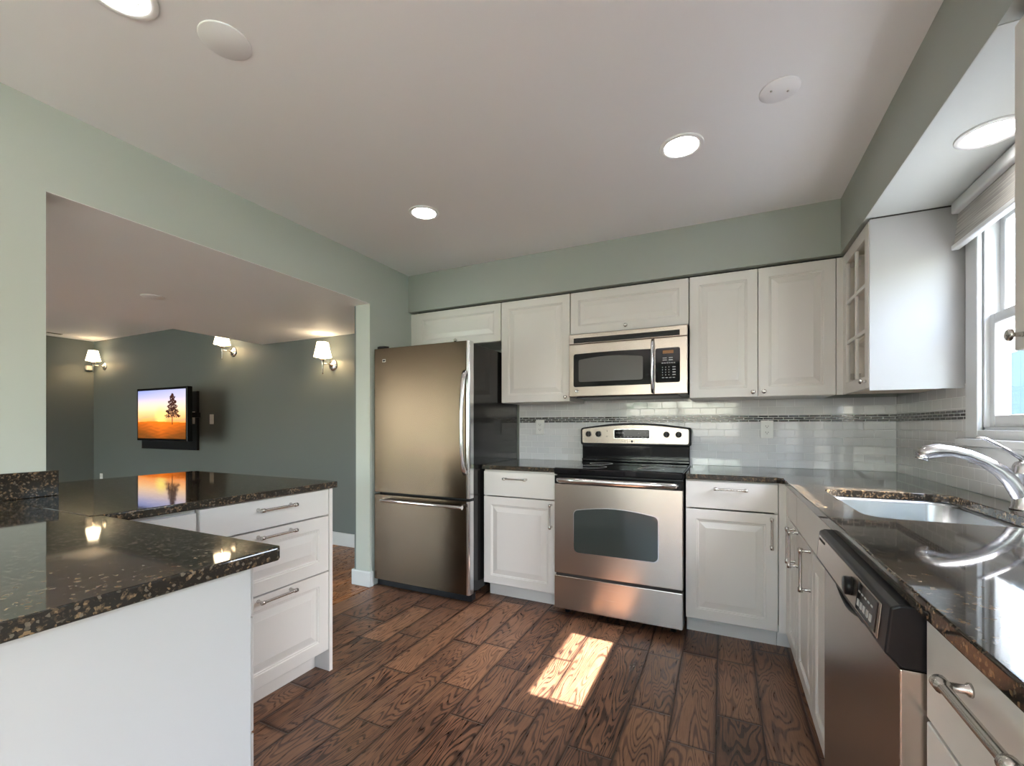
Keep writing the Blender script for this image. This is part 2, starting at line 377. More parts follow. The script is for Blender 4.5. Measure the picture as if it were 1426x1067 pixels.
# window over the sink
w = thing('window_1', 'white double hung window over the sink', 'window'); w['kind'] = 'structure'; del w['category']
b = MB(); X0 = XR - .018
b.box((X0, WY1, 1.13), (XR, WY1+.095, 2.105)); b.box((X0, WY0-.095, 1.13), (XR, WY0, 2.105)); b.box((X0, WY0-.095, WZ1), (XR, WY1+.095, 2.105))
b.box((X0, WY0, 1.13), (XR, WY1, WZ0)); b.build('casing', 'trim', w, .004)
b = MB(); b.box((XR-.045, WY0-.115, 1.100), (XR+.013, WY1+.115, 1.130)); b.box((XR-.014, WY0-.10, 1.03), (XR, WY1+.10, 1.100)); b.build('sill', 'trim', w, .006)
b = MB(); b.box((XR, WY1-.012, WZ0), (XR+.075, WY1, WZ1)); b.box((XR, WY0, WZ0), (XR+.075, WY0+.012, WZ1)); b.box((XR, WY0, WZ1-.012), (XR+.075, WY1, WZ1)); b.box((XR, WY0, WZ0), (XR+.075, WY1, WZ0+.012)); b.build('jamb', 'trim', w)
def sash(x, z0, z1, name):
    y0, y1 = WY0+.012, WY1-.012; s_ = .034; b = MB()
    b.box((x, y1-s_, z0), (x+.028, y1, z1)); b.box((x, y0, z0), (x+.028, y0+s_, z1)); b.box((x, y0+s_, z0), (x+.028, y1-s_, z0+.045)); b.box((x, y0+s_, z1-.04), (x+.028, y1-s_, z1))
    o = b.build(name, 'trim', w, .003)
    MB().box((x+.012, y0+s_, z0+.045), (x+.016, y1-s_, z1-.04)).build('pane', 'glass', o)
sash(XR+.014, WZ0+.012, 1.613, 'lower_sash'); sash(XR+.043, 1.573, WZ1-.012, 'upper_sash')
# unseen openings behind the photographer, sized for the light they let in
def opening(name, axis, at, lo, hi, z0, z1, mull):
    w = thing(name, 'white framed glazed opening', 'window'); w['kind'] = 'structure'; del w['category']
    b = MB()
    def bx(a0, a1, c0, c1, d0=0.05, d1=0.10):
        if axis == 'Y': b.box((a0, at-d1, c0), (a1, at-d0, c1))
        else: b.box((at+d0, a0, c0), (at+d1, a1, c1))
    bx(lo, lo+.05, z0, z1); bx(hi-.05, hi, z0, z1); bx(lo, hi, z0, z0+.05); bx(lo, hi, z1-.05, z1)
    for k in range(1, mull+1):
        m_ = lo + (hi-lo)*k/(mull+1); bx(m_-.03, m_+.03, z0, z1)
    b.build('window_frame', 'trim', w)
    b = MB(); bx(lo, hi, z0, z1, .073, .077); b.build('pane', 'glass', w)
opening('window_2', 'Y', YB, .35, 2.65, .9, 2.0, 1)
opening('window_3', 'Y', YB, -5.2, -1.2, .1, 2.1, 2)
opening('window_4', 'X', XR, EY0, EY1, EZ0, EZ1, 1)
# outside
sbox('lawn', 'lawn', [((-14, -22, -.5), (14, 8, -.45))])
sbox('bounce_patio', 'bounce_paving', [((XR+.16, -12, -.2), (6.29, 13, -.12)), ((XE, -12, -.2), (XR+.159, YB-.16, -.12))])  # unseen pale ground, added to bounce sunlight up to the ceiling
so = MB().box((6.3, -4.5, -.45), (6.4, 13, 2.3)).build('neighbour_wall', 'siding'); struct(so, 'pale blue siding outside the window')
def tree(x, y, h, r, label):
    tr = thing('garden_tree', label, 'tree', (x, y, -.45), 0, 'trees outside the house')
    MB().lathe([(.16, 0), (.1, h*.5), (.05, h*.8)], (0,0,0), seg=10).build('trunk', 'bark', tr)
    b = MB(); rn = random.Random(int(x*10+y))
    for k in range(420):
        a = rn.uniform(0, 2*PI); zz = rn.uniform(-.9, 1); rad = r*math.sqrt(max(0, 1-zz*zz))*rn.uniform(.55, 1)
        c = Vector((rad*math.cos(a), rad*math.sin(a), h*.66+zz*h*.36)); s_ = rn.uniform(.14, .3)
        q = Matrix.Rotation(rn.uniform(0, PI), 3, 'X') @ Matrix.Rotation(rn.uniform(0, PI), 3, 'Y')
        b.face([b.bm.verts.new(c + q @ Vector(p)*s_) for p in ((-1,0,0), (0,-.6,0.1), (1,0,0), (0,.6,0.1))])
    b.build('foliage', 'leaf', tr)
# recessed lights and cover plates
def can(x, y, z, r, label):
    c = thing('recessed_light', label, 'ceiling light', (x, y, z), 0, 'recessed ceiling lights')
    MB().rings([[(rr*math.cos(2*PI*i/40), rr*math.sin(2*PI*i/40), h) for i in range(40)] for rr, h in ((r, 0), (r, -.004), (r*.97, -.006), (r*.80, -.006), (r*.76, -.002), (r*.76, 0))], True, False, False).build('trim_ring', 'lens_ring', c)
    MB().lathe([(r*.76, -.0005), (r*.76, -.003), (r*.60, -.0035)], (0,0,0), seg=40).build('lamp_lens', 'lens', c)
    b = MB(); b.rings([[(rr*math.cos(2*PI*i/40), rr*math.sin(2*PI*i/40), h) for i in range(40)] for rr, h in ((r*.52, -.0036), (r*.52, -.006), (r*.49, -.006), (r*.49, -.0036))], True, False, False)
    b.build('baffle_ring', 'grey_mark', c)
can(.795, -2.655, H, .093, 'round recessed ceiling light nearest the pass-through header, with the glowing ring at picture top left')
can(.781, -1.212, H, .086, 'small lit recessed ceiling light in front of the refrigerator')
can(2.175, -1.225, H, .092, 'lit recessed ceiling light above the floor before the range')
can(3.108, -1.385, ZS-.002, .085, 'lit recessed light under the soffit over the sink')
def plate(x, y, z, r, label, screws=True):
    c = thing('ceiling_cover_plate', label, 'cover plate', (x, y, z), 0, 'blank round ceiling plates')
    MB().lathe([(r, 0), (r, -.003), (r*.97, -.0042), (.001, -.0042)], (0,0,0), seg=40).build('cover_disc', 'white_ceiling', c)
    if screws:
        for sx in (-1, 1): MB().lathe([(.004, -.0075), (.004, -.010), (.001, -.0105)], (sx*r*.42, sx*.012, .0035), seg=10).build('screw', 'nickel', c)
plate(.902, -2.42, H, .074, 'blank round cover plate on the ceiling beside the pass-through header', False)
plate(2.527, -1.42, H, .066, 'blank round cover plate with two screws on the ceiling near the window soffit')
plate(-1.235, -1.595, 2.0786, .068, 'blank round cover plate under the dropped bulkhead', False)
tag(MB().box((-5.70, -.67, H-.006), (-5.64, -.52, H)).build('ceiling_vent', 'nickel', None, .002), 'small dark vent on the far ceiling by the end wall', 'vent')

# ------------------------------------------------------------------ cabinet fronts
def front(name, parent, x, z, w, h, raised=True, label=None, m='cab', frame=.058, th=.019, glass_grid=None):
    """A door or drawer front in cabinet-local space: lies on y=0, faces -y, lower left corner at x, z"""
    g = .0015; x0, x1, z0, z1 = x+g, x+w-g, z+g, z+h-g; b = MB()
    if min(w, h) < .16: frame = .03
    f = min(frame, min(w, h)*.26)
    if raised: prof = [(0, 0), (0, -th+.002), (.002, -th), (f-.004, -th), (f, -th+.0035), (f+.004, -th+.0035), (f+.007, -th+.0075), (f+.012, -th+.0075), (f+.040 if min(w,h) > .2 else f+.024, -th+.0015), (f+.043 if min(w,h) > .2 else f+.027, -th+.0005)]
    else: prof = [(0, 0), (0, -th+.002), (.002, -th)]
    rr = [[(x0+i, y, z0+i), (x1-i, y, z0+i), (x1-i, y, z1-i), (x0+i, y, z1-i)] for i, y in prof]
    b.rings(rr, False)
    return b.build(name, m, parent, label=label)

def bar_pull(parent, cx, cz, L=.17, vertical=False, y=-.019, name='handle', r=.0055, off=.033):
    b = MB(); d = Vector((0,0,1)) if vertical else Vector((1,0,0)); c = Vector((cx, y-off, cz)); ax = 'Z' if vertical else 'X'
    h = L/2; k = r/.0055
    prof = [(.0052*k, -h), (.0085*k, -h+.001), (.0085*k, -h+.016), (.0062*k, -h+.018), (.0058*k, -h+.022), (.0058*k, h-.022), (.0062*k, h-.018), (.0085*k, h-.016), (.0085*k, h-.001), (.0052*k, h)]
    b.lathe(prof, c, ax, 16)
    for s_ in (-1, 1):
        p = c + d*s_*(h-.010)
        b.lathe([(.0055*k, 0), (.0050*k, .010), (.0050*k, off-.006), (.0075*k, off-.003), (.0078*k, off)], p, 'Y', 12)
    return b.build(name, 'nickel', parent)
def knob(parent, cx, cz, y=-.019, r=.0125):
    b = MB(); b.lathe([(.006, 0), (.0055, -.006), (.0048, -.012), (.0065, -.016), (r, -.019), (r, -.024), (r*.8, -.027), (.001, -.028)], (cx, y, cz), 'Y', 20)
    return b.build('knob', 'nickel', parent)

def carcass(parent, w, d, z0, z1, top=True, mat_='cab', shelves=()):
    b = MB(); t_ = .018
    b.box((0, .0005, z0), (t_, d, z1)); b.box((w-t_, .0005, z0), (w, d, z1)); b.box((t_, .0005, z0), (w-t_, d, z0+t_)); b.box((t_, d-.008, z0+t_), (w-t_, d, z1))
    if top: b.box((t_, .0005, z1-t_), (w-t_, d-.008, z1))
    else: b.box((t_, .0005, z1-t_), (w-t_, .09, z1))
    for z in shelves: b.box((t_, .02, z), (w-t_, d-.008, z+t_))
    return b.build('body', mat_, parent)

ZT = 0.883   # underside of the countertops
def base(label, loc, rz, w, d=.60, fronts=(), toe=True, top=True, name='base_cabinet', toe_x=(0, None)):
    c = thing(name, label, 'cabinet', loc, rz); carcass(c, w, d, .105, ZT-.001, top)
    if toe: MB().box((toe_x[0], .075, 0), (toe_x[1] if toe_x[1] is not None else w, .09, .105)).build('toe_kick', 'cab', c)
    for f in fronts:
        kind, x, z, ww, hh, raised, hd = f
        dd = front(kind, c, x, z, ww, hh, raised)
        if hd: bar_pull(dd, *hd)
    return c

YF = -.615     # plane of the back run's carcass fronts (doors stand .019 proud)
# left of the range
XA, XB = .853, 1.380
base('white cabinet with one drawer over one door between refrigerator and range', (XA, YF, 0), 0, XB-XA, .60,
     [('drawer', 0, .706, XB-XA, .168, False, (.245, .828-.0, .17)), ('door', 0, .107, XB-XA, .595, True, (XB-XA-.032, .605, .16, True))])
# right of the range
XC_, XD = 2.150, 2.600
base('white cabinet with one drawer over one door on the window side of the range', (XC_, YF, 0), 0, XD-XC_, .60,
     [('drawer', 0, .725, XD-XC_, .152, False, (.226, .838, .165)), ('door', 0, .107, XD-XC_, .613, True, (XD-XC_-.032, .622, .165, True))])
# corner filler
f_ = thing('corner_filler', 'narrow white filler strip in the corner where the two cabinet runs meet', 'filler panel', (2.602, YF, 0))
b = MB(); b.box((0, -.017, .107), (.050, 0, ZT-.003)); b.box((.033, -.08, .107), (.050, -.017, ZT-.003)); b.build('strip', 'cab', f_)
MB().box((0, .075, 0), (.085, .09, .105)).build('toe_kick', 'cab', f_)

# window run: local x runs toward the camera, fronts face the room
XRF = 2.654   # carcass front plane; door faces at 2.635
def right(label, y0, y1, fronts, top=True, **k): return base(label, (XRF, y0, 0), -PI/2, y0-y1, .59, fronts, True, top, **k)
right('narrow white corner cabinet door with vertical bar handle beside the corner', -.700, -.990,
      [('drawer', 0, .725, .290, .152, False, None), ('door', 0, .107, .290, .613, True, (.255, .64, .165, True))])
right('white sink cabinet with a pair of doors next to the dishwasher', -.992, -1.758,
      [('false_drawer', 0, .725, .766, .152, False, None), ('door', 0, .107, .382, .613, True, (.348, .64, .165, True)), ('door', .384, .107, .382, .613, True, (.034, .64, .165, True))], False)
right('white drawer cabinet nearest the camera under the window counter', -2.378, -2.98,
      [('drawer', 0, .712, .602, .163, False, (.224, .832, .180, False, -.019, 'handle', .0066, .030)), ('drawer', 0, .41, .602, .298, True, (.3, .60, .2)), ('drawer', 0, .107, .602, .30, True, (.3, .30, .2))])

# peninsula drawer stack: fronts face +x
XP = .611
c = base('white peninsula cabinet with three drawers facing the kitchen floor', (XP, -2.345, 0), PI/2, .585, .56,
     [('drawer', 0, .755, .585, .124, False, (.300, .838, .17)), ('drawer', 0, .487, .585, .265, True, (.300, .727, .17)), ('drawer', 0, .107, .585, .377, True, (.300, .466, .17))], toe_x=(0, .585))
ep = MB().box((.02, -1.757, 0), (.630, -1.738, ZT-.001)).build('end_panel', 'cab', None, .001)
tag(ep, 'plain white end panel closing the far end of the peninsula', 'panel')
c = base('white corner cabinet with a tall door in the inner angle of the peninsula', (XP, -2.655, 0), PI/2, .305, .56,
     [('door', 0, .107, .302, .762, True, (.27, .745, .13, True))])
# near peninsula: drawers face +y, plain side panel toward the kitchen
c = base('white near peninsula cabinet whose broad plain side panel faces the sink', (1.410, -2.690, 0), PI, .765, .62,
     [('drawer', 0, .766, .745, .113, False, (.37, .83, .17)), ('drawer', 0, .511, .745, .252, True, (.37, .70, .17)), ('drawer', 0, .107, .745, .401, True, (.37, .44, .17))])
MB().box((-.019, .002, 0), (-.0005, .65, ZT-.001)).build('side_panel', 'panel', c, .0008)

# ------------------------------------------------------------------ countertops
def slab(name, poly, label, z0=.884, z1=.914):
    o = MB().prism(poly, z0, z1).build(name, 'granite', None, .004, 3); return tag(o, label, 'countertop')
slab('countertop', [(.845, -.645), (1.382, -.645), (1.382, -.012), (.845, -.012)], 'short black granite countertop between refrigerator and range')
sink_hole = rrect(2.722, -1.685, 3.135, -1.028, .075)
r_ = .03
o = MB().slab_hole([(2.150, -.012), (2.150, -.645), (2.590, -.645), (2.618, -.673), (2.618, -3.6), (3.251, -3.6), (3.251, -.012)], sink_hole, .884, .914).build('countertop', 'granite', None, .004, 3)
tag(o, 'long L-shaped black granite countertop holding the sink under the window', 'countertop')
slab('countertop', [(-.50, -1.730), (.655, -1.730), (.655, -2.644), (.64, -2.659), (-.50, -2.659), (-.50, -2.56)], 'dark granite bar top at the far end of the peninsula, over the drawers')
slab('countertop', [(.004, -2.6605), (.655, -2.6605), (.67, -2.635), (1.445, -2.635), (1.456, -2.646), (1.456, -3.36), (.004, -3.36)], 'dark granite counter end with clipped corner nearest the camera')
tag(MB().box((.003, -3.36, .915), (.026, -2.512, 1.010)).build('granite_upstand', 'granite', None, .002), 'low black granite upstand against the wall beside the pass-through', 'backsplash')
# ------------------------------------------------------------------ tile
tb = thing('tile_backsplash', 'white subway tile backsplash with dark mosaic band behind the range', 'backsplash')
e_ = -.0016; xe = XR-.0017
b = MB(); b.box((.845, -.0100, .9145), (xe, e_, 1.207)); b.box((.845, -.0100, 1.2505), (xe, e_, 1.3515)); b.box((1.384, -.010, .90), (2.148, e_, .9145)); b.box((1.384, -.010, 1.3515), (2.148, e_, 1.370)); b.build('subway_tiles', 'tile', tb)
MB().box((.845, -.0108, 1.207), (xe, e_, 1.2505)).build('mosaic_band', 'accent', tb, label='band of narrow dark and metallic mosaic tiles')
MB().box((.838, -.012, .9145), (.845, e_, 1.3515)).build('edge_trim', 'trim', tb)
tb = thing('tile_backsplash', 'white subway tile backsplash on the window wall behind the faucet', 'backsplash')
b = MB(); b.box((XR-.010, -.843, .9145), (xe, -.0130, 1.207)); b.box((XR-.010, -.843, 1.2505), (xe, -.0130, 1.3515)); b.box((XR-.010, -3.6, .9145), (xe, -.843, 1.028))
b.box((XR-.010, -3.6, 1.0285), (xe, -1.778, 1.35)); b.build('subway_tiles', 'tile', tb)
MB().box((XR-.0108, -.843, 1.207), (xe, -.0132, 1.2505)).build('mosaic_band', 'accent', tb, label='band of narrow dark mosaic tiles')
b = MB(); b.box((XR-.012, -.843, 1.3516), (xe, -.826, 1.358)); b.build('edge_trim', 'trim', tb)

# ------------------------------------------------------------------ upper cabinets
ZU0, ZU1 = 1.352, 2.102; YU = -.332
def upper(label, x0, x1, z0, doors, knobs, d=.318, name='wall_cabinet'):
    c = thing(name, label, 'cabinet', (x0, YU, 0), 0); w = x1-x0; carcass(c, w, d, z0, ZU1)
    ds = [front('door', c, a*w, z0, (b_-a)*w, ZU1-z0) for a, b_ in doors]
    for i, kx, kz in knobs: knob(ds[i], kx, kz)
    return c
upper('short wide white wall cabinet above the refrigerator', .068, .842, 1.816, [(0, 1)], [(0, .385, 1.850)])
upper('tall single-door white wall cabinet between refrigerator and microwave', .846, 1.380, ZU0, [(0, 1)], [(0, .505, 1.383)])
upper('short wide white wall cabinet above the microwave', 1.384, 2.148, 1.812, [(0, 1)], [(0, .380, 1.842)])
upper('double-door white wall cabinet beside the microwave toward the corner', 2.152, 2.900, ZU0, [(0, .498), (.498, 1)], [(0, .346, 1.380), (1, .402, 1.381)])
fp = thing('filler_panel', 'narrow white vertical filler against the wall above the refrigerator', 'filler panel', (.004, YU, 0))
MB().box((0, -.010, 1.816), (.0615, 0, ZU1)).build('strip', 'cab', fp)
b = MB(); b.box((.065, -.325, ZU1+.001), (2.93, -.01, ZS-.001)); o = b.build('shade_strip_1', 'gap_shade'); struct(o, 'dark strip painted as gap shade above the wall cabinets')  # these three near-black strips colour in the soffit's shade over the cabinets
b = MB(); b.box((2.945, -.82, ZU1+.001), (XR-.005, -.36, ZS-.001)); o = b.build('shade_strip_2', 'gap_shade'); struct(o, 'dark strip painted as gap shade above the glass door cabinet')
b = MB(); b.box((2.985, -2.98, ZU1+.001), (XR-.005, -1.90, ZS-.001)); o = b.build('shade_strip_3', 'gap_shade'); struct(o, 'dark strip painted as gap shade above the near wall cabinet')

# glass door corner cabinet, front faces -x
gc = thing('glass_door_cabinet', 'white corner wall cabinet with a glass paned door and blank side beside the window', 'cabinet', (2.950, -.357, 0), -PI/2)
W = .462; dep = .300
b = MB(); b.box((0, .0005, ZU0), (.018, dep, ZU1)); b.box((.018, .0005, ZU0), (W-.019, dep, ZU0+.018)); b.box((.018, .0005, ZU1-.018), (W-.019, dep, ZU1)); b.box((.018, dep-.008, ZU0+.018), (W-.019, dep, ZU1-.018))
b.box((W-.019, .0005, ZU0), (W-.002, dep, ZU1)); b.build('body', 'cab_in', gc, label='beige cabinet interior')
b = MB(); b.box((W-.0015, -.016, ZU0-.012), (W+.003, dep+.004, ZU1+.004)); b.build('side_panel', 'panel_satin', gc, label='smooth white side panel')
for z in (1.602, 1.852): MB().box((.0185, .02, z), (W-.0195, dep-.009, z+.016)).build('shelf', 'cab_in', gc)
b = MB(); x0, x1, z0, z1 = .0015, W-.003, ZU0, ZU1; fr = .058
b.box((x0, -.019, z0), (x0+fr, 0, z1)); b.box((x1-fr, -.019, z0), (x1, 0, z1)); b.box((x0+fr, -.019, z0), (x1-fr, 0, z0+fr)); b.box((x0+fr, -.019, z1-fr), (x1-fr, 0, z1))
gd = b.build('door', 'cab', gc, .002)
b = MB(); xm = (x0+x1)/2; hh = (z1-z0-2*fr)/3
b.box((xm-.009, -.017, z0+fr), (xm+.009, -.003, z1-fr))
for k in (1, 2): b.box((x0+fr, -.0165, z0+fr+hh*k-.009), (x1-fr, -.0035, z0+fr+hh*k+.009))
b.build('muntin', 'cab', gd, .001)
MB().box((x0+fr-.004, -.0095, z0+fr-.004), (x1-fr+.004, -.0065, z1-fr+.004)).build('pane', 'glass', gd)
knob(gd, W-.038, 1.386)
for z in (1.43, 2.03): MB().box((.019, .004, z), (.034, .05, z+.03)).build('hinge', 'nickel', gc)
cf = thing('corner_filler', 'narrow white filler strip in the corner between the wall cabinets', 'filler panel', (2.902, YU, 0))
b = MB(); b.box((0, -.015, ZU0), (.046, 0, ZU1)); b.box((.03, -.024, ZU0), (.046, -.015, ZU1)); b.build('strip', 'cab', cf)
# near wall cabinet
nc = thing('wall_cabinet', 'white wall cabinet cropped by the picture edge beside the window', 'cabinet', (2.965, -1.888, 0), -PI/2)
carcass(nc, .8, .288, ZU0, ZU1); d1 = front('door', nc, 0, ZU0, .40, ZU1-ZU0); knob(d1, .034, 1.386, r=.014); d2 = front('door', nc, .40, ZU0, .40, ZU1-ZU0); knob(d2, .366, 1.386, r=.014)

# roller blind
bl = thing('window_blind', 'rolled-up pale woven blind at the head of the sink window', 'blind', (3.2, -1.30, 0))
b = MB(); b.box((.0, -.46, 2.062), (.055, .455, 2.110)); b.build('headrail', 'trim', bl, .008, 3)
b = MB(); b.prism([(.022, 2.062), (.030, 2.062), (.018, 1.93), (.008, 1.93)], -.455, .450, 'Y'); b.build('fabric', 'blind', bl)
b = MB(); b.box((.0, -.458, 1.912), (.026, .453, 1.932)); b.build('bottom_rail', 'trim', bl, .004, 2)

# ------------------------------------------------------------------ refrigerator
fr = thing('refrigerator', 'stainless steel bottom-freezer refrigerator with glossy black side', 'refrigerator', (.020, -.795, 0))
FW = .815
MB().box((.004, .062, .06), (FW-.004, .76, 1.735)).build('body', 'fridge_side', fr, .004)
def frd(name, z0, z1):
    b = MB(); r = .014; n = 6; W_ = FW
    P = [(FW-.0215, .055), (FW, .055)] + [(FW-r+r*math.cos(a), r-r*math.sin(a)) for a in [PI/2*k/n for k in range(n+1)]] + [(FW-.0215, 0)]
    tr_ = MB().prism(P, z0+.0005, z1-.0005)
    o_ = frd_body(name, z0, z1); tr_.build('edge_highlight', 'chrome', o_, label='rounded door edge in brighter metal standing for its highlight'); return o_  # brighter metal paints in the highlight along the rounded door edge
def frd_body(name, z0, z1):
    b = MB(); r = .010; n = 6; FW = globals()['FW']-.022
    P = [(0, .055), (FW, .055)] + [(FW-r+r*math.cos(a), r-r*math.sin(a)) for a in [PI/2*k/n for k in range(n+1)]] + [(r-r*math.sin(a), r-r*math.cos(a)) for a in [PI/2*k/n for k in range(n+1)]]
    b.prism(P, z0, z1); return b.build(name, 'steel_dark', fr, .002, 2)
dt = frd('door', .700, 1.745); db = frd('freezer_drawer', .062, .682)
# curved vertical handle
b = MB(); n = 24; pts = []; rad = []
for i in range(n+1):
    t_ = i/n; z = .865 + .675*t_; bow = math.sin(PI*t_)**.45
    pts.append((.790, -.012-.050*bow, z)); rad.append(.013+.005*(1-math.sin(PI*t_)))
b.tube(pts, rad, 14, .75, up=(1,0,0)); b.build('handle', 'chrome', dt)
b = MB(); b.tube([(.105, -.048, .648), (.30, -.052, .650), (.55, -.052, .650), (.775, -.048, .648)], [.012, .012, .012, .012], 14, .8)
for x in (.125, .755): b.box((x-.014, -.05, .637), (x+.014, 0, .660))
b.lathe([(.0145, 0), (.0145, .022)], (.768, -.048, .648), 'X', 16); b.build('handle', 'chrome', db, .002)
b = MB(); b.prism([(.02, .04), (.11, .04), (.085, .012), (.045, .006), (.02, .014)], 1.7455, 1.765); b.build('hinge_cover', 'black_plastic', fr, .004)
b = MB(); b.box((.082, -.0018, 1.645), (.112, 0, 1.665)); b.build('badge', 'chrome', dt); MB().box((.086, -.0026, 1.649), (.108, -.0019, 1.661)).build('badge_inset', 'black_plastic', dt)
b = MB(); b.box((.006, .035, .008), (FW-.006, .06, .058)); b.box((.01, .06, .008), (FW-.01, .10, .06)); b.build('toe_grille', 'black_plastic', fr, .003)
b = MB(); b.box((.01, .056, .055), (FW-.006, .061, 1.74)); b.build('gasket', 'slot', fr)
for x in (.05, FW-.05): MB().lathe([(.02, 0), (.02, .0085)], (x, .09, 0), seg=14).build('foot', 'black_plastic', fr)

# ------------------------------------------------------------------ range
RW = .756
rg = thing('range', 'stainless steel electric range with black glass cooktop', 'range', (1.387, -.690, 0))
b = MB(); b.box((.004, .045, .04), (RW-.004, .672, .895)); b.build('body', 'black_plastic', rg)
for x in (.06, RW-.06):
    for y in (.09, .6): MB().lathe([(.018, 0), (.018, .0405)], (x, y, 0), seg=12).build('foot', 'black_plastic', rg)
MB().box((.002, 0, .048), (RW-.002, .044, .252)).build('storage_drawer', 'steel', rg, .004, 3)
b = MB(); P = [(.012, .2525), (RW-.012, .2525), (RW-.012, .262)] + [(RW-.012-(RW-.024)*k/12, .262-.010*math.sin(PI*k/12)) for k in range(1, 12)] + [(.012, .262)]
b.box((.010, .010, .2525), (RW-.010, .043, .267)); b.build('drawer_gap', 'slot', rg)
od = MB().box((.002, 0, .268), (RW-.002, .044, .822)).build('oven_door', 'steel', rg, .004, 3)
def arcwin(x0, x1, z0, z1, bulge, r=.022, n=8):
    P = []
    for cx, cz, a0 in ((x0+r, z0+r, 180), (x1-r, z0+r, 270)):
        P += [(cx+r*math.cos(math.radians(a0+90*i/4)), cz+r*math.sin(math.radians(a0+90*i/4))) for i in range(5)]
    P += [(x1-r+r*math.cos(math.radians(90*i/4)), z1-r+r*math.sin(math.radians(90*i/4))) for i in range(5)]
    P += [(x1-r-(x1-x0-2*r)*i/n, z1+bulge*math.sin(PI*i/n)) for i in range(1, n)]
    P += [(x0+r+r*math.cos(math.radians(90+90*i/4)), z1-r+r*math.sin(math.radians(90+90*i/4))) for i in range(5)]
    return P
MB().prism(arcwin(.124, .626, .404, .672, .022, .03), -.0030, -.0001, 'Y').build('window_frame', 'chrome', od, .001)
MB().prism(arcwin(.129, .621, .409, .667, .022, .028), -.0040, -.0031, 'Y').build('oven_window', 'oven_glass', od)
MB().box((.002, .004, .823), (RW-.002, .044, .872)).build('door_top_band', 'black_gloss', od)
b = MB(); b.tube([(.030, -.020, .850), (.045, -.040, .850), (.2, -.044, .850), (RW/2, -.045, .850), (RW-.2, -.044, .850), (RW-.045, -.040, .850), (RW-.030, -.020, .850)], [.012, .016, .017, .017, .017, .016, .012], 14, .7)
for x in (.045, RW-.045): b.box((x-.014, -.04, .840), (x+.014, .004, .861))
b.build('handle', 'chrome', od)
ct = MB().box((-.0025, .0, .880), (RW+.0025, .590, .921)).build('cooktop', 'black_glass', rg, .008, 3)
def ring(name, x, y, r, z=.9212):
    b = MB(); b.rings([[(x+q*math.cos(2*PI*i/36), y+q*math.sin(2*PI*i/36), zz) for i in range(36)] for q, zz in ((r, z), (r, z+.0006), (r-.003, z+.0006), (r-.003, z))], False, False, False); b.build(name, 'grey_mark', ct)
for x, y, r in ((.19, .16, .10), (.56, .16, .078), (.19, .43, .078), (.56, .43, .10)): ring('burner_ring', x, y, r)
bg = MB(); bg.box((.006, .600, .90), (RW-.006, .672, 1.05)); bg.box((.004, .590, .921), (RW-.004, .606, .945)); bgo = bg.build('backguard', 'black_gloss', rg, .006, 3)
P = arcwin(-.004, RW+.004, 1.040, 1.170, .032, .02, 16); MB().prism(P, .585, .672, 'Y').build('control_housing', 'black_plastic', bgo, .008, 3)
P = arcwin(.010, RW-.010, 1.056, 1.160, .028, .015, 16); cp = MB().prism(P, .5805, .5848, 'Y').build('control_panel', 'steel', bgo, .001)
b = MB(); b.prism(arcwin(.243, .497, 1.090, 1.158, .004, .008), .5785, .5803, 'Y'); b.build('display_surround', 'chrome', cp)
b = MB(); b.prism(arcwin(.248, .492, 1.094, 1.154, .003, .007), .5768, .5784, 'Y'); dp = b.build('display', 'black_glass', cp)
b = MB()
for i in range(9): b.box((.262+.025*i, .5760, 1.102), (.274+.025*i, .5767, 1.1045))
for i in range(5): b.box((.262+.012*i, .5760, 1.130), (.269+.012*i, .5767, 1.1325)); b.box((.415+.012*i, .5760, 1.130), (.422+.012*i, .5767, 1.1325))
b.build('display_print', 'grey_mark', dp)
for x in (.058, .132, .604, .682):
    b = MB(); b.lathe([(.021, 0), (.020, -.012), (.017, -.016), (.001, -.017)], (x, .5803, 1.122), 'Y', 24); b.box((x-.0045, .5803-.030, 1.104), (x+.0045, .5803-.012, 1.142)); b.build('knob', 'black_plastic', cp, .001)
b = MB()
for x, z in ((.196, 1.145), (.194, 1.106)): b.lathe([(.0035, 0), (.003, -.002)], (x, .5804, z), 'Y', 10)
b.lathe([(.008, 0), (.008, -.001)], (.372, .5804, 1.072), 'Y', 20); b.build('indicators_emblem', 'black_plastic', cp)  # raised indicator dots and the round emblem, joined in one mesh

# ------------------------------------------------------------------ microwave
mw = thing('microwave', 'stainless steel over-the-range microwave under the wall cabinet', 'microwave', (1.388, -.400, 0))
b = MB(); b.box((.001, .022, 1.379), (.755, .388, 1.808)); b.box((.05, .01, 1.372), (.70, .33, 1.379)); b.build('body', 'black_plastic', mw, .002)
MB().box((0, 0, 1.735), (.757, .021, 1.803)).build('vent_panel', 'steel', mw, .004, 2)
b = MB()
b.box((.035, -.0012, 1.741), (.712, .0, 1.775)); vg = b.build('vent_grille', 'slot', mw)
b = MB()
for k in range(3): b.box((.037, -.004, 1.7465+.010*k), (.710, -.0013, 1.7495+.010*k))
b.build('louvre_blades', 'black_plastic', vg)
dr = MB().box((0, 0, 1.380), (.557, .021, 1.7335)).build('door', 'steel', mw, .004, 2)
MB().prism(arcwin(.034, .556, 1.445, 1.668, .004, .014), -.0022, -.0001, 'Y').build('door_glass', 'black_gloss', dr)
MB().prism(arcwin(.070, .492, 1.478, 1.628, .016, .012), -.0032, -.0023, 'Y').build('viewing_window', 'mw_glass', dr)
b = MB(); b.tube([(.553, -.001+.0-.034*math.sin(PI*k/12)**.5, 1.395+.325*k/12) for k in range(13)], .011, 12, 1.5, up=(1,0,0)); b.build('handle', 'chrome', dr)
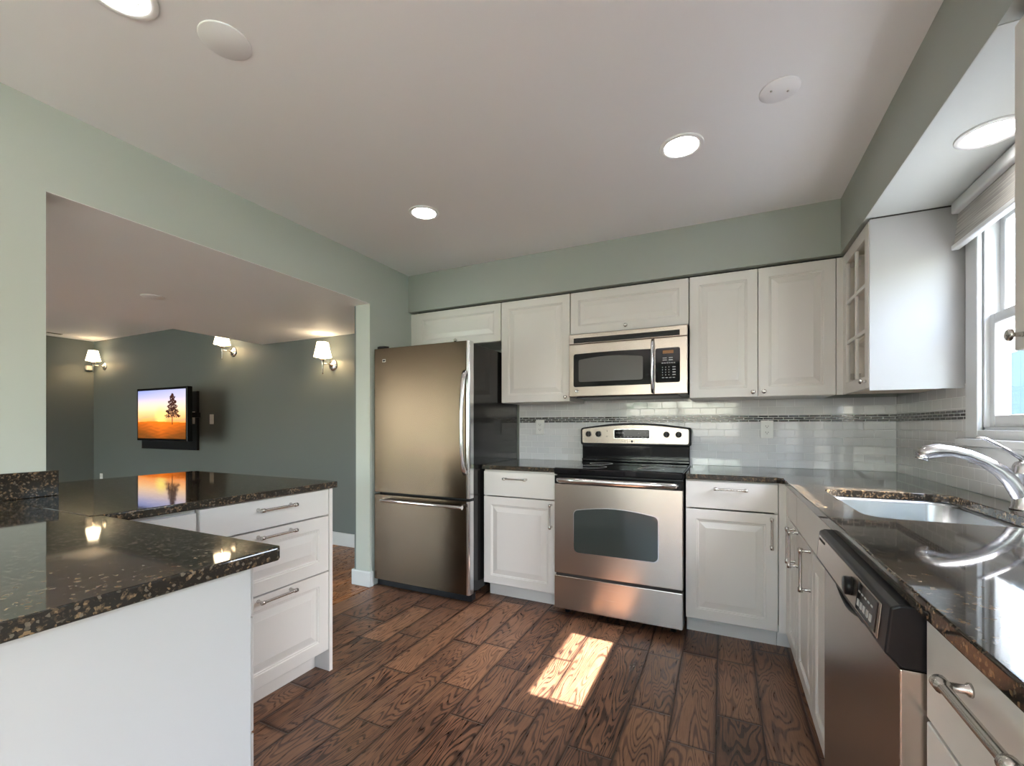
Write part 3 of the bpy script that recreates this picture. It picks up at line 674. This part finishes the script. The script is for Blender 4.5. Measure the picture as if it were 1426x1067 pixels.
b = MB(); b.lathe([(.0115, 0), (.0115, -.002), (.009, -.002), (.009, -.0008), (.001, -.0008)], (.058, 0, 1.418), 'Y', 24); b.build('badge', 'chrome', dr)
cpn = MB().box((.560, 0, 1.380), (.757, .021, 1.7335)).build('control_panel', 'steel', mw, .004, 2)
b = MB(); b.prism(arcwin(.568, .714, 1.452, 1.668, .0, .012), -.0022, -.0001, 'Y'); kp = b.build('keypad', 'black_glass', cpn)
MB().box((.612, -.003, 1.632), (.676, -.0023, 1.652)).build('display', 'red_lit', kp)
b = MB()
for r in range(2):
    for c_ in range(2): b.box((.612+.036*c_, -.0028, 1.603-.013*r), (.636+.036*c_, -.0023, 1.607-.013*r))
for c_ in range(6): b.box((.606+.014*c_, -.0028, 1.571), (.616+.014*c_, -.0023, 1.576))
for r in range(4):
    for c_ in range(3): b.box((.609+.019*c_, -.0028, 1.545-.016*r), (.613+.019*c_, -.0023, 1.550-.016*r))
    b.box((.670, -.0028, 1.545-.016*r), (.688, -.0023, 1.550-.016*r))
for c_ in range(4): b.box((.608+.021*c_, -.0028, 1.480), (.622+.021*c_, -.0023, 1.484))
b.build('key_print', 'grey_mark', kp)

# ------------------------------------------------------------------ dishwasher, front faces -x; local x toward the camera
DW = .610
dw = thing('dishwasher', 'stainless steel dishwasher with black control console under the counter', 'dishwasher', (2.604, -1.763, 0), -PI/2)
b = MB(); b.box((.006, .05, .10), (DW-.006, .60, .868)); b.build('body', 'black_plastic', dw)
MB().box((.003, .0, .115), (DW-.003, .048, .778)).build('door', 'steel', dw, .003, 2)
b = MB(); b.prism([(.048, .779), (.002, .779), (-.020, .800), (-.012, .878), (.0, .884), (.048, .884)], .002, DW-.002, 'X'); cs = b.build('control_console', 'black_plastic', dw, .004, 3)
# fascia lies on the tilted console face
def onface(x0, x1, a, b_, lift): # a, b_: fraction up the console face
    y = lambda q: -.0200 + .008*q - lift; z = lambda q: .800 + .078*q
    return [(x0, y(a), z(a)), (x1, y(a), z(a)), (x1, y(b_), z(b_)), (x0, y(b_), z(b_))]
def faceplate(name, m, x0, x1, a, b_, l0, l1, parent):
    b = MB(); b.rings([onface(x0, x1, a, b_, l0), onface(x0, x1, a, b_, l1)], False); return b.build(name, m, parent, .0008)
fas = faceplate('fascia', 'steel', .02, DW-.04, .10, .90, .0002, .0018, cs)
faceplate('slot', 'slot', .03, .10, .74, .82, .0019, .0024, fas)
faceplate('button_panel', 'black_glass', .43, .555, .15, .85, .0019, .0028, fas)
b = MB(); b.lathe([(.020, 0), (.019, -.012), (.001, -.013)], (.375, -.017, .838), 'Y', 24); b.build('dial', 'black_plastic', fas)
b = MB()
for k in range(5):
    b.rings([onface(.442+.020*k, .454+.020*k, .28, .44, .0029), onface(.442+.020*k, .454+.020*k, .28, .44, .0040)], False)
    b.rings([onface(.442+.020*k, .454+.020*k, .62, .66, .0029), onface(.442+.020*k, .454+.020*k, .62, .66, .0034)], False)
b.build('button_print', 'grey_mark', fas)
b = MB(); b.tube([(.16+.02*k, -.0035+.002*abs(k-6)/6, .783-.020*math.sin(PI*k/12)) for k in range(13)], .004, 8); b.box((.16, -.002, .77), (.40, -.0001, .778)); b.build('grip', 'slot', cs)
MB().box((.02, .05, 0), (DW-.02, .07, .10)).build('toe_kick', 'black_plastic', dw)

# ------------------------------------------------------------------ sink and faucet
sk = thing('sink', 'undermount stainless steel sink set in the granite below the window', 'sink', (0, 0, 0))
rr = []
for off, z, r in ((-.016, .8825, .09), (.0, .8825, .076), (.004, .870, .074), (.010, .74, .07), (.022, .706, .06), (.05, .698, .045)):
    rr.append([(a, b_, z) for a, b_ in rrect(2.722+off, -1.685+off, 3.135-off, -1.028-off, r)])
b = MB(); b.rings(rr, True, False, True); bo = b.build('basin', 'steel_sink', sk)
mo = bo.modifiers.new('shell', 'SOLIDIFY'); mo.thickness = .0015; mo.offset = -1
MB().lathe([(.043, 0), (.043, .003), (.032, .003), (.028, -.004+.005), (.001, .0012)], (2.93, -1.34, .6985), seg=28).build('drain', 'chrome', sk)
fc = thing('faucet', 'single-lever pull-out stainless faucet behind the sink', 'faucet', (3.203, -1.335, .914))
MB().lathe([(.031, 0), (.031, .004), (.027, .010), (.0255, .05), (.0255, .112), (.0265, .114), (.0265, .118), (.0255, .120), (.0245, .138), (.018, .152), (.001, .158)], (0,0,0), seg=32).build('body', 'satin_steel', fc)
sp = [(.006, 0, .008), (.0, 0, .035), (-.010, 0, .062), (-.028, 0, .094), (-.053, 0, .122), (-.088, 0, .149), (-.128, 0, .170), (-.168, 0, .182), (-.205, 0, .184), (-.235, 0, .177), (-.258, 0, .164)]
MB().tube(sp, [.024, .025, .0255, .024, .0215, .0185, .0175, .0178, .0235, .0235, .015], 18, 1.0, up=(0,1,0)).build('spout', 'satin_steel', fc)
MB().tube([(-.243, 0, .166), (-.249, 0, .152)], [.0170, .0185], 18, up=(0,1,0)).build('spray_tip', 'satin_steel', fc)
MB().tube([(.006, 0, .148), (-.006, -.001, .166), (-.030, -.002, .184), (-.060, -.004, .205), (-.090, -.006, .224), (-.112, -.008, .232)], [.012, .0095, .007, .0062, .0068, .004], 14, .8, up=(0,1,0)).build('lever', 'satin_steel', fc)

# ------------------------------------------------------------------ outlets and switches
def outlet(name, label, loc, rz, kind='outlet', w=.072, h=.116, cat='outlet', gfi=False):
    c = thing(name, label, cat, loc, rz)
    MB().box((-w/2, -.006, -h/2), (w/2, 0, h/2)).build('cover_plate', 'white_plastic', c, .002, 2)
    if kind == 'outlet':
        for s_ in (-1, 1):
            f = MB().prism(rrect(-.016, s_*.020-.013, .016, s_*.020+.013, .008), -.0085, -.0055, 'Y').build('socket', 'white_plastic', c)
            b = MB(); b.box((-.008, -.0092, s_*.020-.002), (-.0055, -.0086, s_*.020+.007)); b.box((.0055, -.0092, s_*.020-.002), (.008, -.0086, s_*.020+.006)); b.box((-.0025, -.0092, s_*.020-.009), (.0025, -.0086, s_*.020-.005)); b.build('slots', 'slot', f)
    else:
        MB().box((-.012, -.0085, -.024), (.012, -.0058, .024)).build('toggle', 'white_plastic', c, .001)
    return c
outlet('power_outlet', 'white double power outlet in the tile left of the range', (1.023, -.0112, 1.172), 0)
outlet('power_outlet', 'white double power outlet in the tile toward the window corner', (2.597, -.0112, 1.158), 0)
outlet('wall_switch', 'small white switch plate on the grey wall beside the television', (-3.152, YW, 1.262), 0, 'switch', cat='switch')
outlet('power_outlet', 'small white outlet low on the grey wall near the far corner', (-5.745, YW, .44), 0)

# ------------------------------------------------------------------ television and its wall panel
wp = tag(MB().box((-4.62, YW-.03, .885), (-3.40, YW, 1.605)).build('mounting_board', 'black_plastic', None, .003), 'black mounting board on the grey wall behind the television', 'panel')
outlet('cable_box', 'small white cable plate set in the black mounting board', (-3.47, YW-.0305, 1.28), 0, 'switch', w=.075, h=.15, cat='outlet')
tv = thing('television', 'flat television showing an orange sunset with a lone tree', 'television', (-3.355, -.50, 1.313))
TW, TH = .995, .600
MB().box((-TW/2, 0, -TH/2), (TW/2, .055, TH/2)).build('casing', 'black_gloss', tv, .006, 2)
b = MB(); b.box((-.06, .055, -.06), (.06, .075, .06)); b.box((-.03, .075, -.03), (.03, .3995, .03)); b.build('wall_arm', 'black_plastic', tv)
NX, NY = 240, 140
sw, sh = TW-.05, TH-.055
me = D.meshes.new('screen'); vs = []; cols = []
rn = random.Random(3)
def ns(x, y, s=1):
    return .5+.25*math.sin(x*12.9*s+3*math.sin(y*7.3*s))+.25*math.sin(y*17.7*s+2*math.sin(x*9.1*s))
leaves = []
for k in range(900):
    v_ = rn.random()**1.15; wd = (.150*(1-v_)**.7+.016)*(.75+.25*math.sin(v_*31))
    leaves.append((.735+rn.uniform(-wd, wd), .44+.47*v_+rn.uniform(-.01, .01), rn.uniform(.004, .0085)))
grid = [[False]*(NX+1) for _ in range(NY+1)]
asp = sh/sw
for lx, ly, lr in leaves:
    for j in range(max(0, int((ly-lr*2)*NY)), min(NY, int((ly+lr*2)*NY)+1)+0):
        for i in range(max(0, int((lx-lr)*NX)), min(NX, int((lx+lr)*NX)+1)):
            if ((i/NX-lx)/lr)**2+((j/NY-ly)*asp/lr)**2 < 1: grid[j][i] = True
for j in range(NY+1):
    for i in range(NX+1):
        if .729 < i/NX < .743 and .29 < j/NY < .62: grid[j][i] = True
def mixc(a, b, t): t = max(0, min(1, t)); return tuple(a[k]+(b[k]-a[k])*t for k in range(3))
L3 = lambda r, g, b: srgb(r, g, b)[:3]
for j in range(NY+1):
    for i in range(NX+1):
        x, y = i/NX, j/NY; vs.append(((x-.5)*sw, -.0012, (y-.5)*sh))
        hz = .34+.012*math.sin(x*5)
        if grid[j][i]: c = L3(52, 22, 14)
        elif y > hz:
            q = (y-hz)/(1-hz); c = mixc(L3(252, 150, 60), L3(250, 205, 150), q*2.6)
            c = mixc(c, L3(196, 188, 208), (q-.32)*2.2); c = mixc(c, L3(128, 142, 200), (q-.62)*2.2*(1.2-x*.7))
            d = math.hypot((x-.50), (y-.46)*.62); c = mixc(L3(255, 240, 120), c, d*6.5)
            if q < .22: c = mixc(c, L3(150, 110, 130), (.8-abs(q-.10)*9)*max(0, ns(x, y*3)-.35)*(.5+abs(x-.5)*1.6))
        else:
            q = y/hz; d = abs(x-.5); c = mixc(L3(120, 62, 12), L3(235, 112, 18), q*1.1-d*1.1+.15); c = mixc(c, L3(84, 52, 14), (ns(x*2, y*5)*.5)*(1-q*.6)+d*.4)
        cols.append(c+(1,))
fs = [(j*(NX+1)+i, j*(NX+1)+i+1, (j+1)*(NX+1)+i+1, (j+1)*(NX+1)+i) for j in range(NY) for i in range(NX)]
me.from_pydata(vs, [], fs); ca = me.color_attributes.new('picture', 'FLOAT_COLOR', 'POINT')
ca.data.foreach_set('color', [q for c in cols for q in c])
sm = mat('lit_television_screen', (.005, .005, .005, 1), .12, spec=.4); t = NT(sm)
at = t.new('ShaderNodeAttribute', attribute_name='picture'); t.l.new(at.outputs['Color'], t.p.inputs['Emission Color']); t.inp('Emission Strength', 1.0)
me.materials.append(sm); so = D.objects.new('screen', me); C.objects.link(so); so.parent = tv

# ------------------------------------------------------------------ sconces
def sconce(x, z, label):
    c = thing('wall_sconce', label, 'wall lamp', (x, YW, z), 0)
    MB().lathe([(.058, 0), (.058, -.006), (.050, -.014), (.030, -.020), (.012, -.026), (.008, -.034)], (0,0,0), 'Y', 32).build('backplate', 'nickel', c)
    MB().tube([(0, -.03, 0), (0, -.07, .0), (0, -.125, .0)], .006, 10).build('arm', 'nickel', c)
    MB().lathe([(.004, -.105), (.009, -.098), (.006, -.09), (.007, -.02), (.012, .0), (.010, .018), (.026, .036), (.028, .044), (.010, .048), (.009, .068)], (0, -.13, 0), 'Z', 20).build('candle_cup', 'nickel', c)
    MB().lathe([(.009, .068), (.012, .09), (.013, .11), (.008, .125), (.001, .128)], (0, -.13, 0), 'Z', 14).build('bulb', 'bulb', c)
    b = MB(); b.rings([[(r*math.cos(2*PI*i/36), -.13+r*math.sin(2*PI*i/36), h) for i in range(36)] for r, h in ((.082, .062), (.052, .205), (.050, .205), (.080, .062))], True, False, False)
    b.build('lamp_shade', 'shade', c)
sconce(-1.175, 1.790, 'lit wall sconce on the grey wall closest to the refrigerator')
sconce(-2.745, 2.035, 'lit wall sconce in the middle, its shade top cut by the bulkhead')
sconce(-5.650, 2.035, 'lit wall sconce beside the far corner of the grey room')
tag(MB().box((XE, -.175, 1.985), (XE+.06, -.105, 2.055)).build('motion_sensor', 'sensor', None, .012, 3), 'small cream motion sensor on the end wall by the far sconce', 'sensor')

tree(-5.5, -13, 5.5, 2.2, 'leafy tree on the lawn outside the adjoining room'); tree(-1.2, -12, 6, 2.3, 'leafy tree on the lawn behind the house'); tree(3.6, -12.5, 5, 2, 'leafy tree on the lawn beyond the kitchen'); tree(9.5, -7.5, 5.5, 2, 'leafy tree beside the neighbouring blue wall')
